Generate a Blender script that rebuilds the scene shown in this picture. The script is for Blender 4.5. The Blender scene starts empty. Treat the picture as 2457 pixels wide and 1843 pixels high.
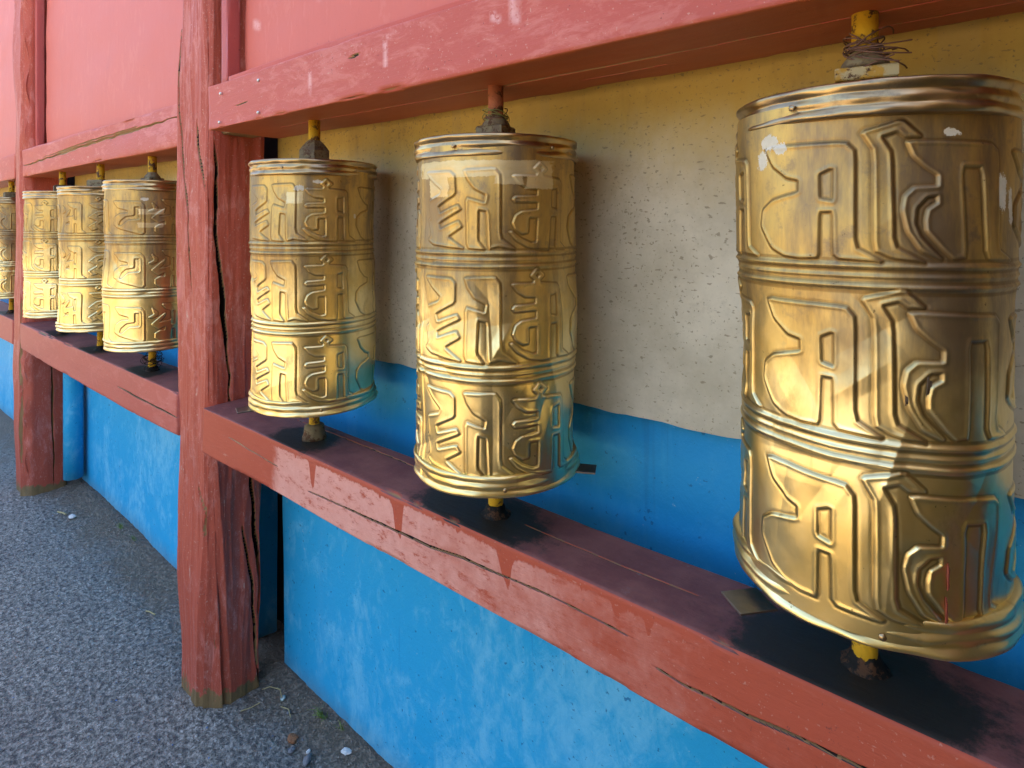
import bpy, math, random
import numpy as np
R = math.radians
sc = bpy.context.scene
COL = sc.collection

# ------------------------------------------------------------------ camera
cam = bpy.data.cameras.new("camera"); cam_o = bpy.data.objects.new("camera", cam); COL.objects.link(cam_o)
cam.sensor_width = 36.0; cam.lens = 21.0; cam.shift_y = -0.158
cam.clip_start = 0.02; cam.clip_end = 500
cam_o.location = (0, 0, 1.6); cam_o.rotation_euler = (R(90), 0, R(39.72))
sc.camera = cam_o

# ------------------------------------------------------------------ sky, sun, exposure
SUN_EL, SUN_AZ = 50.0, 25.0            # azimuth from +Y towards +X: the sun stands behind the building
world = bpy.data.worlds.new("World"); sc.world = world; world.use_nodes = True
wt = world.node_tree
sky = wt.nodes.new('ShaderNodeTexSky'); sky.sky_type = 'NISHITA'; sky.sun_disc = False
sky.sun_elevation = R(SUN_EL); sky.sun_rotation = R(SUN_AZ); sky.dust_density = 3.0; sky.ozone_density = 0.4; sky.air_density = 0.8
wt.links.new(sky.outputs[0], wt.nodes['Background'].inputs[0])
wt.nodes['Background'].inputs[1].default_value = 0.15
sun = bpy.data.lights.new("sun", 'SUN'); sun.energy = 4.0; sun.angle = R(0.5); sun.color = (1.0, 0.92, 0.80)
sun_o = bpy.data.objects.new("sun", sun); COL.objects.link(sun_o)
sun_o.rotation_euler = (R(90 - SUN_EL), 0, R(180 - SUN_AZ)); sun_o.location = (2, 4, 8)
sc.view_settings.view_transform = 'Standard'; sc.view_settings.look = 'None'
sc.view_settings.exposure = 2.6; sc.view_settings.gamma = 1.0

# ------------------------------------------------------------------ helpers
def tag(o, label=None, cat=None, group=None, kind=None):
    if label: o['label'] = label
    if cat: o['category'] = cat
    if group: o['group'] = group
    if kind: o['kind'] = kind
    return o

def empty(name, loc, rz=0.0):
    o = bpy.data.objects.new(name, None); o.empty_display_size = 0.1
    o.location = loc; o.rotation_euler = (0, 0, rz); COL.objects.link(o); return o

def mesh_obj(name, verts, faces, mat, parent=None, loc=(0, 0, 0), rz=0.0, smooth=True, attr=None):
    """verts (n,3) array; faces: list of arrays (m,k) or list of lists"""
    me = bpy.data.meshes.new(name)
    verts = np.asarray(verts, dtype=np.float32)
    me.vertices.add(len(verts)); me.vertices.foreach_set('co', verts.ravel())
    loops = []; starts = []; pos = 0
    for f in faces:
        f = np.asarray(f, dtype=np.int32)
        if f.ndim == 1: f = f[None]
        loops.append(f.ravel()); starts.append(pos + np.arange(len(f)) * f.shape[1]); pos += f.size
    loops = np.concatenate(loops); starts = np.concatenate(starts)
    me.loops.add(len(loops)); me.loops.foreach_set('vertex_index', loops)
    me.polygons.add(len(starts)); me.polygons.foreach_set('loop_start', starts.astype(np.int32))
    me.update(calc_edges=True)
    if attr is not None:
        for k, v in attr.items():
            a = me.attributes.new(k, 'FLOAT', 'POINT'); a.data.foreach_set('value', np.asarray(v, dtype=np.float32))
    me.polygons.foreach_set('use_smooth', np.full(len(starts), smooth))
    me.validate()
    me.materials.append(mat)
    o = bpy.data.objects.new(name, me); o.location = loc; o.rotation_euler = (0, 0, rz)
    COL.objects.link(o)
    if parent: o.parent = parent
    return o

def grid_faces(nu, nv, wrap_u=False):
    """vertex index = v*nu+u"""
    u = np.arange(nu if wrap_u else nu - 1); v = np.arange(nv - 1)
    U, V = np.meshgrid(u, v); U = U.ravel(); V = V.ravel(); U2 = (U + 1) % nu
    return np.stack([V * nu + U, V * nu + U2, (V + 1) * nu + U2, (V + 1) * nu + U], 1)

class Wob:
    """sum-of-sines noise in up to three coordinates"""
    def __init__(s, seed, scale, n=10, octv=3):
        rg = np.random.RandomState(seed); s.t = []
        for o in range(octv):
            for i in range(n):
                k = rg.normal(size=3); k /= np.linalg.norm(k)
                k *= scale * 2 ** o * rg.uniform(.6, 1.5)
                s.t.append((k, rg.uniform(0, 6.28), 0.55 ** o / math.sqrt(n)))
    def __call__(s, x, y=0.0, z=0.0):
        r = 0.0
        for k, p, a in s.t: r = r + a * np.sin(k[0] * x + k[1] * y + k[2] * z + p)
        return r

def seg_dist(px, py, pts, closed=False):
    d = np.full(np.shape(px), 1e9); n = len(pts)
    for i in range(n if closed else n - 1):
        ax, ay = pts[i]; bx, by = pts[(i + 1) % n]
        dx, dy = bx - ax, by - ay; L = dx * dx + dy * dy + 1e-12
        t = np.clip(((px - ax) * dx + (py - ay) * dy) / L, 0, 1)
        d = np.minimum(d, (px - ax - t * dx) ** 2 + (py - ay - t * dy) ** 2)
    return np.sqrt(d)

def inside(px, py, pts):
    r = np.zeros(np.shape(px), bool); n = len(pts)
    for i in range(n):
        x1, y1 = pts[i]; x2, y2 = pts[(i + 1) % n]
        c = ((y1 > py) != (y2 > py)) & (px < (x2 - x1) * (py - y1) / (y2 - y1 + 1e-15) + x1)
        r ^= c
    return r

# ------------------------------------------------------------------ node helper
class NT:
    def __init__(s, name):
        s.m = bpy.data.materials.new(name); s.m.use_nodes = True
        s.t = s.m.node_tree; s.t.nodes.clear()
        s.out = s.t.nodes.new('ShaderNodeOutputMaterial')
        s.b = s.t.nodes.new('ShaderNodeBsdfPrincipled')
        s.t.links.new(s.b.outputs[0], s.out.inputs[0])
        s.co = s.t.nodes.new('ShaderNodeTexCoord').outputs['Object']
    def put(s, sock, v):
        if hasattr(v, 'is_output'): s.t.links.new(v, sock)
        elif isinstance(v, (tuple, list)) and sock.type == 'RGBA': sock.default_value = (*v[:3], 1)
        else: sock.default_value = v
    def set(s, **k):
        names = {'color': 'Base Color', 'rough': 'Roughness', 'metal': 'Metallic', 'normal': 'Normal', 'spec': 'Specular IOR Level'}
        for a, v in k.items(): s.put(s.b.inputs[names[a]], v)
        return s
    def math(s, op, a, b=0.0, clamp=False):
        n = s.t.nodes.new('ShaderNodeMath'); n.operation = op; n.use_clamp = clamp
        s.put(n.inputs[0], a); s.put(n.inputs[1], b); return n.outputs[0]
    def mul(s, a, b): return s.math('MULTIPLY', a, b)
    def add(s, a, b): return s.math('ADD', a, b)
    def scale(s, v=(1, 1, 1), loc=(0, 0, 0), co=None):
        n = s.t.nodes.new('ShaderNodeMapping'); s.put(n.inputs[0], co or s.co)
        n.inputs['Scale'].default_value = v; n.inputs['Location'].default_value = loc; return n.outputs[0]
    def noise(s, scale, detail=5, rough=.55, co=None, dist=0.0, color=False):
        n = s.t.nodes.new('ShaderNodeTexNoise'); s.put(n.inputs['Vector'], co or s.co)
        n.inputs['Scale'].default_value = scale; n.inputs['Detail'].default_value = detail
        n.inputs['Roughness'].default_value = rough; n.inputs['Distortion'].default_value = dist
        return n.outputs[1 if color else 0]
    def voro(s, scale, feature='F1', out='Distance', co=None, rnd=1.0):
        n = s.t.nodes.new('ShaderNodeTexVoronoi'); s.put(n.inputs['Vector'], co or s.co); n.feature = feature
        n.inputs['Scale'].default_value = scale; n.inputs['Randomness'].default_value = rnd; return n.outputs[out]
    def ramp(s, f, *stops, interp='LINEAR'):
        n = s.t.nodes.new('ShaderNodeValToRGB'); s.put(n.inputs[0], f); e = n.color_ramp.elements
        n.color_ramp.interpolation = interp
        while len(e) < len(stops): e.new(.5)
        for el, (p, c) in zip(e, stops):
            el.position = p; el.color = (*c, 1) if isinstance(c, (tuple, list)) else (c, c, c, 1)
        return n.outputs[0]
    def step(s, f, a, b):
        """smoothstep a..b -> 0..1"""
        n = s.t.nodes.new('ShaderNodeMapRange'); n.interpolation_type = 'SMOOTHSTEP'
        s.put(n.inputs[0], f); n.inputs[1].default_value = a; n.inputs[2].default_value = b
        return n.outputs[0]
    def mix(s, f, a, b, mode='MIX'):
        n = s.t.nodes.new('ShaderNodeMix'); n.data_type = 'RGBA'; n.blend_type = mode
        s.put(n.inputs[0], f); s.put(n.inputs[6], a); s.put(n.inputs[7], b); return n.outputs[2]
    def sep(s, co=None):
        n = s.t.nodes.new('ShaderNodeSeparateXYZ'); s.put(n.inputs[0], co or s.co); return n.outputs
    def attr(s, name):
        n = s.t.nodes.new('ShaderNodeAttribute'); n.attribute_name = name; return n.outputs['Fac']
    def bump(s, h, strength=.3, dist=.002, normal=None):
        n = s.t.nodes.new('ShaderNodeBump'); s.put(n.inputs['Height'], h)
        n.inputs['Strength'].default_value = strength; n.inputs['Distance'].default_value = dist
        if normal is not None: s.put(n.inputs['Normal'], normal)
        return n.outputs[0]

# ------------------------------------------------------------------ materials
def paint(name, base, faded, grain='x', fade=.5, chip=.5, dark=(.16, .035, .03), chipcol=(.62, .42, .33), extra=None, bump=.35, rough=.55, streak=.5):
    n = NT(name)
    st = {'x': (.10, 1, 1), 'z': (1, 1, .10), '0': (1, 1, 1)}[grain]
    gco = n.scale(st); gmid = n.scale(tuple(.35 if q < 1 else 1 for q in st))
    big = n.noise(2.6, 4, .55, dist=.3)
    mott = n.noise(26, 8, .78, gmid, .5)
    fine = n.noise(75, 5, .7, gco)
    # scuffed mottling: the faded coat shows through in small ragged islands, more in some places than in others
    thr = n.add(mott, n.mul(n.math('SUBTRACT', big, .5), .45))
    c = n.mix(n.mul(n.step(thr, .60 - .16 * fade, .70 - .10 * fade), .35 + .4 * fade), base, faded)
    c = n.mix(n.mul(n.step(n.noise(11, 6, .7, gco, .5), .52, .72), .45 * streak), c, tuple(x * .70 for x in base))
    c = n.mix(n.mul(n.step(fine, .56, .72), .30 * streak), c, tuple(x * .62 for x in base))
    c = n.mix(n.mul(n.step(n.noise(48, 5, .8, n.scale(tuple(max(.22, x) for x in st), (3, 1, 2))), .655 - .03 * chip, .70), .75 * chip), c, chipcol)
    c = n.mix(n.mul(n.step(n.noise(170, 3, .6), .66 - .03 * chip, .71), .6 * chip), c, chipcol)
    c = n.mix(n.mul(n.step(n.noise(80, 4, .72), .655, .70), .75), c, dark)
    if extra: c = extra(n, c)
    c = n.mix(n.mul(n.mul(n.attr('scuff'), .6), n.step(n.noise(90, 4, .7), .34, .5)), c, tuple(min(1, .35 + x * .75) for x in faded))
    wear = n.attr('wear')
    wood = n.mix(n.noise(120, 4, .6, gco), (.42, .25, .10), (.13, .07, .03))
    wood = n.mix(n.step(wear, .7, .85), wood, (.012, .008, .006))
    c = n.mix(n.step(wear, .15, .4), c, wood)
    h = n.add(n.mul(fine, .7), n.add(n.mul(mott, .6), n.mul(n.noise(190, 3, .6), .25)))
    n.set(color=c, rough=n.add(rough - .1, n.mul(mott, .25)), normal=n.bump(h, bump, .004), spec=.35)
    return n.m

def post_foot(n, c):
    x, y, z = n.sep()
    rag = n.add(z, n.add(n.mul(n.math('SUBTRACT', n.noise(13, 6, .75, n.scale((1, 1, .5))), .5), -.22), n.mul(n.math('SUBTRACT', n.noise(60, 4, .7), .5), -.05)))
    return n.mix(n.step(rag, .080, .068), c, n.mix(n.noise(40, 6, .8, n.scale((1, 1, .3))), (.34, .21, .08), (.07, .05, .03)))

def rail_extra(n, c):
    """worn, pale stretch of the rail with streaks of the older dark red running down from the top edge"""
    x, y, z = n.sep()
    wob = n.add(n.mul(n.math('SUBTRACT', n.noise(5, 5, .7), .5), .9), n.mul(n.math('SUBTRACT', n.noise(30, 4, .7), .5), .35))
    a = n.step(n.add(x, n.mul(wob, .12)), .42, .46)              # rail starts at local x = 0
    b = n.step(n.add(x, n.mul(wob, 1.1)), 1.75, .95)
    drip = n.noise(9, 3, .5, n.scale((1, 0, .03)))
    d2 = n.noise(34, 4, .6, n.scale((1, 0, .10), (3, 0, 0)))
    lim = n.add(n.mul(n.step(drip, .54, .80), .20), n.add(.012, n.mul(n.step(d2, .5, .8), .02)))
    dr = n.step(n.add(n.mul(z, -1.0), n.mul(wob, .02)), n.math('SUBTRACT', lim, .004) if False else 0.0, .001)
    below = n.step(n.math('SUBTRACT', n.add(n.mul(z, -1.0), n.add(n.mul(wob, .02), n.mul(n.math('SUBTRACT', n.noise(120, 4, .7), .5), .012))), lim), -.002, .003)
    m = n.mul(n.mul(a, b), n.mul(below, n.step(n.noise(40, 8, .8, n.scale((.4, 1, 1))), .36, .48)))
    pale = n.mix(n.noise(30, 7, .78), (.80, .44, .36), (.60, .22, .16))
    return n.mix(n.mul(m, .92), c, pale)

def rail_top(n, c):
    """grime and shade painted as dark purple on the rail tops, greasy shade under each axle"""
    x, y, z = n.sep()
    g = n.t.nodes.new('ShaderNodeNewGeometry'); nz = n.sep(g.outputs['True Normal'])[2]
    up = n.step(nz, .55, .85)  # upward faces only: their weaker light is put into the colour
    col = n.mix(n.step(n.noise(9, 6, .7), .35, .65), (.165, .055, .052), (.24, .092, .078))
    col = n.mix(n.mul(n.step(n.noise(24, 5, .7), .62, .72), .5), col, (.25, .2, .2))
    gr = n.attr('grease_shade')
    col = n.mix(n.step(n.add(gr, n.mul(n.math('SUBTRACT', n.noise(12, 7, .78), .5), 1.5)), .30, .62), col, (.028, .024, .02))
    return n.mix(up, c, col)

RED = paint('red_paint_post', (.44, .085, .048), (.60, .22, .175), 'z', .66, 1.0, extra=post_foot, bump=.7, streak=.8)
RED_SIDE = RED
PANEL = paint('pink_panel_paint', (.58, .145, .105), (.63, .195, .148), 'z', .5, .10, bump=.10, dark=(.42, .1, .09), streak=.35)
BATTEN = paint('pink_batten_paint', (.44, .09, .075), (.52, .15, .13), 'z', .4, .25, bump=.2)
STRIP = paint('salmon_strip_paint', (.52, .10, .065), (.56, .15, .11), 'x', .3, .3, bump=.2)
BEAM = paint('pink_beam_paint', (.50, .100, .068), (.62, .205, .165), 'x', .62, .8, extra=lambda n, c: n.mix(n.step(n.sep(n.t.nodes.new('ShaderNodeNewGeometry').outputs['True Normal'])[2], -.6, -.85), c, n.mix(n.noise(18, 6, .7, n.scale((.15, 1, 1))), (.44, .11, .032), (.30, .062, .02))), bump=.45, streak=.4)  # undersides tinted orange: warm bounce from the ground put into the colour
RAIL = paint('red_rail_paint', (.43, .076, .036), (.50, .125, .075), 'x', .15, .5, extra=lambda n, c: rail_top(n, rail_extra(n, c)), bump=.45)
RAIL_PLAIN = paint('pink_rail_paint', (.46, .10, .07), (.55, .17, .13), 'x', .5, .5, extra=rail_top, bump=.4)

def make_blue():
    n = NT('blue_wall_paint')
    x, y, z = n.sep()
    a = n.noise(3.5, 7, .68, n.scale((1, 1, .7)), .8); b = n.noise(20, 8, .78, n.scale((1, 1, .6)), .5)
    pal = n.step(n.add(n.mul(a, .6), n.mul(b, .52)), .53, .70)
    low = n.step(z, 1.0, .75)                                        # pale patches on the foot; deeper blue above paints in shade behind the wheels
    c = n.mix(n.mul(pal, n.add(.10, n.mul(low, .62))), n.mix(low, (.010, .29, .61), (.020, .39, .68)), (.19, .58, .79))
    c = n.mix(n.mul(n.step(n.noise(7, 7, .75, n.scale((1, 1, .10)), .4), .54, .70), .35), c, (.06, .40, .68))
    c = n.mix(n.mul(n.step(n.noise(13, 4, .7, n.scale((1, 1, .04), (3, 0, 0))), .63, .70), .4), c, (.012, .20, .46))
    c = n.mix(n.mul(n.step(n.noise(70, 3, .6), .66, .70), .75), c, (.006, .12, .30))
    c = n.mix(n.mul(n.step(n.noise(34, 5, .75, n.scale((1, 1, 1), (5, 2, 1))), .665, .70), .7), c, (.40, .55, .60))
    c = n.mix(n.mul(n.step(n.noise(11, 6, .75, n.scale((1, 1, .3), (9, 2, 1))), .66, .70), .5), c, (.30, .46, .52))
    # bare render showing where the paint stops just above the ground
    rag = n.add(z, n.mul(n.math('SUBTRACT', n.noise(22, 5, .7), .5), -.06))
    c = n.mix(n.mul(n.step(rag, .13, .02), n.mul(n.noise(9, 6, .7), .9)), c, (.16, .20, .22))
    c = n.mix(n.step(rag, .036, .026), c, n.mix(n.noise(30, 4), (.48, .33, .22), (.26, .19, .14)))
    h = n.add(n.mul(n.noise(5, 5, .6), 1.2), n.add(n.mul(b, .8), n.mul(n.noise(130, 3, .6), .2)))
    n.set(color=c, rough=.6, normal=n.bump(h, .45, .006), spec=.3)
    return n.m
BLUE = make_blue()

def make_sheet():
    n = NT('galvanised_sheet')
    x, y, z = n.sep()
    a = n.noise(4, 6, .65); b = n.noise(45, 5, .7); v = n.noise(5, 7, .72, n.scale((1, 1, .25)))
    c = n.mix(n.step(a, .3, .7), (.45, .405, .285), (.66, .605, .455))
    c = n.mix(n.mul(n.step(v, .50, .72), .55), c, (.36, .325, .235))
    c = n.mix(n.mul(n.step(n.noise(22, 8, .8), .50, .66), .35), c, (.42, .38, .27))
    wob = n.add(n.mul(n.math('SUBTRACT', n.noise(3, 6, .7), .5), .16), n.add(n.mul(n.math('SUBTRACT', b, .5), .06), n.mul(n.math('SUBTRACT', v, .5), .14)))
    och = n.mix(n.noise(9, 6, .75), (.60, .42, .085), (.42, .27, .05))
    och = n.mix(n.mul(n.step(n.noise(6, 6, .7, n.scale((1, 1, .3), (4, 0, 0))), .5, .7), .6), och, (.30, .20, .05))
    c = n.mix(n.mul(n.step(n.add(z, wob), .40, .68), .97), c, och)       # ochre tone above, local z from the sheet's foot
    spk = n.noise(150, 3, .65, n.scale((1, 1, .8))); dens = n.noise(3.5, 4, .6, n.scale((1, 1, 1), (7, 0, 0)))
    c = n.mix(n.mul(n.step(n.add(spk, n.mul(n.math('SUBTRACT', dens, .5), .22)), .63, .68), .65), c, (.17, .135, .075))
    c = n.mix(n.mul(n.step(n.noise(140, 2, .5, n.scale((.5, 1, 1))), .64, .70), .6), c, (.17, .13, .07))
    c = n.mix(n.mul(n.step(n.noise(16, 5, .8, n.scale((1, 1, .12), (3, 1, 0))), .68, .74), .5), c, (.66, .62, .52))
    c = n.mix(n.mul(n.step(n.noise(1.6, 2, .5, n.scale((6, 1, .02))), .60, .62), .12), c, (.3, .28, .2))
    n.set(color=c, rough=.62, normal=n.bump(n.add(n.noise(4, 3), n.add(n.mul(b, .25), n.mul(spk, .2))), .3, .006), spec=.4)
    return n.m
SHEET = make_sheet()

def make_brass():
    n = NT('worn_brass')
    x, y, z = n.sep()
    a = n.noise(7, 5, .6, dist=.4); b = n.noise(32, 6, .7); v = n.noise(11, 6, .7, n.scale((1, 1, .22)))
    polish = n.mix(n.step(a, .3, .7), (.90, .75, .40), (.80, .60, .23))
    # hands polish the lower two bands; the top band stays dull and brown
    t = n.step(n.add(z, n.add(n.mul(n.math('SUBTRACT', a, .5), .20), n.mul(n.math('SUBTRACT', v, .5), .22))), .33, .55)
    brown = n.mix(n.step(v, .39, .64), (.60, .39, .115), (.235, .165, .10))
    brown = n.mix(n.mul(n.step(b, .54, .70), .7), brown, (.22, .16, .11))
    c = n.mix(n.mul(t, .92), polish, brown)
    dirt = n.attr('groove')
    c = n.mix(n.mul(n.step(n.add(dirt, n.mul(n.math('SUBTRACT', b, .5), .5)), .25, .85), .55), c, (.19, .105, .03))
    c = n.mix(n.mul(n.step(n.noise(75, 4, .7), .68, .73), .7), c, (.10, .055, .02))
    st = n.step(n.noise(9, 7, .78, n.scale((1, 1, .5), (2, 5, 0))), .56, .68)
    c = n.mix(n.mul(st, .30), c, (.30, .19, .08))
    sc1 = n.step(n.noise(60, 3, .5, n.scale((1, 1, .05))), .64, .70)
    c = n.mix(n.mul(sc1, .18), c, (.36, .24, .10))
    # thin paint and paper remains
    fm = n.add(n.attr('flake'), n.add(n.mul(n.math('SUBTRACT', n.noise(42, 6, .85), .5), 1.3), n.mul(n.math('SUBTRACT', n.noise(150, 4, .8, n.scale((1, 1, .4))), .5), 1.1)))
    fl = n.step(fm, .60, .66)
    c = n.mix(n.mul(fl, .92), c, n.mix(n.noise(70, 5, .7), (.74, .70, .58), (.50, .43, .28)))
    tm = n.step(n.add(n.attr('tape'), n.mul(n.math('SUBTRACT', n.noise(34, 7, .82), .5), 1.0)), .46, .52)
    c = n.mix(n.mul(tm, .62), c, n.mix(n.noise(26, 5, .7, n.scale((1, 1, 3))), (.84, .74, .48), (.66, .46, .17)))
    r = n.add(n.add(.25, n.mul(b, .14)), n.add(n.mul(t, .20), n.mul(st, .12)))
    r = n.mix(fl, r, (.6, .6, .6)); r = n.mix(tm, r, (.38, .38, .38))
    met = n.math('SUBTRACT', 1.0, n.math('MAXIMUM', fl, n.mul(tm, .5)))
    h = n.add(n.add(n.mul(n.noise(16, 2, .5), 1.0), n.mul(n.noise(160, 3, .6), .03)), n.mul(n.add(fl, tm), .25))
    n.set(color=c, metal=met, rough=r, normal=n.bump(h, .10, .003))
    return n.m
BRASS = make_brass()

def make_rim():
    n = NT('rim_brass')
    b = n.noise(24, 6, .7); a = n.noise(7, 4, .6)
    c = n.mix(n.step(a, .35, .65), (.62, .43, .18), (.34, .25, .15))
    c = n.mix(n.mul(n.step(b, .55, .7), .7), c, (.20, .14, .09))
    n.set(color=c, metal=1.0, rough=n.add(.2, n.mul(b, .25)), normal=n.bump(n.noise(60, 4), .15, .002)); return n.m
RIM = make_rim()

def make_rust(name, yellow, red, mixv):
    n = NT(name)
    p = n.mix(n.step(n.noise(22, 5, .7), mixv, mixv + .1), yellow, red)
    p = n.mix(n.step(n.noise(45, 5, .75), .52, .60), p, (.10, .045, .02))
    n.set(color=p, rough=.75, spec=.25, normal=n.bump(n.noise(70, 4), .5, .003)); return n.m
AXLE = make_rust('chipped_yellow_axle', (.58, .33, .015), (.36, .12, .04), .62)
AXLE_RED = make_rust('chipped_red_axle', (.40, .13, .06), (.52, .3, .03), .58)
GREASE = make_rust('greasy_iron', (.012, .011, .009), (.03, .025, .018), .55)
NUT = make_rust('dull_nut', (.22, .17, .09), (.14, .10, .06), .5)
NUT_YELLOW = make_rust('painted_nut', (.46, .36, .18), (.45, .25, .04), .5)

def simple(name, col, rough=.6, metal=0.0, var=.35, sc_=30):
    n = NT(name)
    c = n.mix(n.noise(sc_, 5, .65), tuple(x * (1 - var) for x in col), tuple(min(1, x * (1 + var)) for x in col))
    n.set(color=c, rough=rough, metal=metal, normal=n.bump(n.noise(sc_ * 3, 4), .25, .002)); return n.m
STEEL = simple('bare_steel', (.22, .20, .18), .4, 1.0, .5)
TAPE = simple('aged_tape', (.62, .44, .17), .4, 0, .25, 40)
TAPE_WHITE = simple('pale_tape', (.70, .62, .44), .4, 0, .2, 40)
FLAKE = simple('white_paint_flake', (.72, .70, .64), .5, 0, .15, 60)
REDMARK = simple('red_paint_mark', (.24, .04, .02), .5)
DARKMARK = simple('dark_scrawl', (.11, .065, .03), .6)
TWINE = simple('dried_twine', (.16, .075, .045), .8, 0, .5, 90)
WIRE = simple('green_wire', (.20, .21, .05), .5, 0, .5, 60)
NAIL = simple('nail_metal', (.62, .60, .55), .35, .7)
GRASS = simple('grass_green', (.24, .30, .05), .6, 0, .5, 60)
STRAW = simple('dry_straw', (.42, .33, .15), .7, 0, .3, 60)
STONE_W = simple('white_chip', (.68, .66, .62), .7, 0, .15, 60)
STONE_G = simple('grey_pebble', (.17, .17, .18), .8, 0, .4, 50)
STONE_B = simple('brown_clod', (.26, .11, .045), .8, 0, .4, 50)
GLASSY = simple('glassy_bead', (.32, .40, .37), .12, .2, .3, 30)
BLUE_PIPE = BLUE
DARKWALL = simple('dark_gap_backing', (.05, .03, .03), .8)  # near-black colour holds the shade of the gap behind the posts

def make_ground():
    n = NT('asphalt_and_dirt')
    x, y, z = n.sep()
    flat = n.scale((1, 1, 0))
    co = n.mix(.014, flat, n.noise(50, 3, color=True))
    f = n.voro(95, co=co); colr = n.sep(n.voro(95, out='Color', co=co))
    pit = n.noise(56, 5, .68, n.scale((1, 1, 0), (3, 7, 0))); grit = n.noise(130, 5, .75, flat)
    c = n.mix(n.step(grit, .36, .64), (.20, .188, .165), (.42, .395, .345))
    c = n.mix(n.mul(n.step(f, .50, .30), n.step(colr[0], .35, .8)), c, n.mix(colr[1], (.30, .29, .27), (.58, .56, .51)))
    c = n.mix(n.mul(n.step(n.noise(5, 7, .7, flat), .46, .66), .5), c, (.27, .25, .22))
    c = n.mix(n.mul(n.step(n.noise(2.2, 4, .6, n.scale((1, 1, 0), (3, 1, 0))), .5, .68), .35), c, (.14, .14, .14))
    c = n.mix(n.mul(n.step(pit, .46, .39), .75), c, (.035, .037, .045))
    c = n.mix(n.mul(n.step(colr[2], .985, .99), n.step(f, .4, .3)), c, (.10, .22, .45))
    c = n.mix(n.mul(n.step(n.noise(60, 3, .6, n.scale((1, 1, 0), (9, 3, 0))), .70, .73), .7), c, (.42, .32, .2))
    wob = n.add(n.mul(n.math('SUBTRACT', n.noise(3.5, 7, .7, flat), .5), .55), n.mul(n.math('SUBTRACT', n.noise(24, 6, .75, flat), .5), .3))
    dirt = n.mix(n.noise(36, 7, .78, flat), (.13, .10, .07), (.33, .26, .185))
    c = n.mix(n.mul(n.step(n.add(y, wob), .86, 1.06), .9), c, dirt)
    # unseen court beyond the asphalt walk, coloured sandy to bounce warm light
    sand = n.mix(n.noise(3, 6, .65), (.40, .30, .165), (.48, .37, .22))
    c = n.mix(n.step(n.add(y, n.mul(wob, .6)), -.25, -.45), c, sand)
    h = n.add(n.mul(n.step(f, .55, .15), .5), n.add(n.mul(grit, .7), n.mul(n.step(pit, .38, .54), 1.2)))
    h = n.add(h, n.mul(n.noise(18, 5, .6, flat), 1.2))
    n.set(color=c, rough=n.add(.6, n.mul(grit, .25)), normal=n.bump(h, .9, .008), spec=.35)
    return n.m
GROUND = make_ground()

# ------------------------------------------------------------------ ground
def axis(lo, hi, step, far_lo, far_hi):
    core = np.arange(lo, hi + 1e-6, step); o = [core]
    d = step; p = hi; up = []
    while p < far_hi: d *= 1.5; p += d; up.append(p)
    d = step; p = lo; dn = []
    while p > far_lo: d *= 1.5; p -= d; dn.append(p)
    return np.concatenate([np.array(dn[::-1]), core, np.array(up)])
gx = axis(-5.2, -.6, .011, -60, 60); gy = axis(.0, 1.16, .011, -60, 60)
GX, GY = np.meshgrid(gx, gy)
w1, w2, w3 = Wob(1, 2.2), Wob(2, 30, 14, 3), Wob(3, 130, 16, 2)
fade = np.exp(-np.maximum(0, np.maximum(-GX - 6, GX - .5)) ** 2) * np.exp(-np.maximum(0, -GY - .5) ** 2) * np.exp(-np.maximum(0, GY - 1.3) ** 2 * 9)
GZ = fade * (.006 * w1(GX, GY) + .0016 * w2(GX, GY) + .0014 * w3(GX, GY) + .016 * np.exp(-((GY - 1.12) / .07) ** 2)
             + .010 * np.exp(-(((GX + 2.13) / .2) ** 2 + ((GY - .86) / .12) ** 2)))
g = mesh_obj('ground', np.stack([GX.ravel(), GY.ravel(), GZ.ravel()], 1), [grid_faces(len(gx), len(gy))], GROUND)
tag(g, kind='structure')

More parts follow.
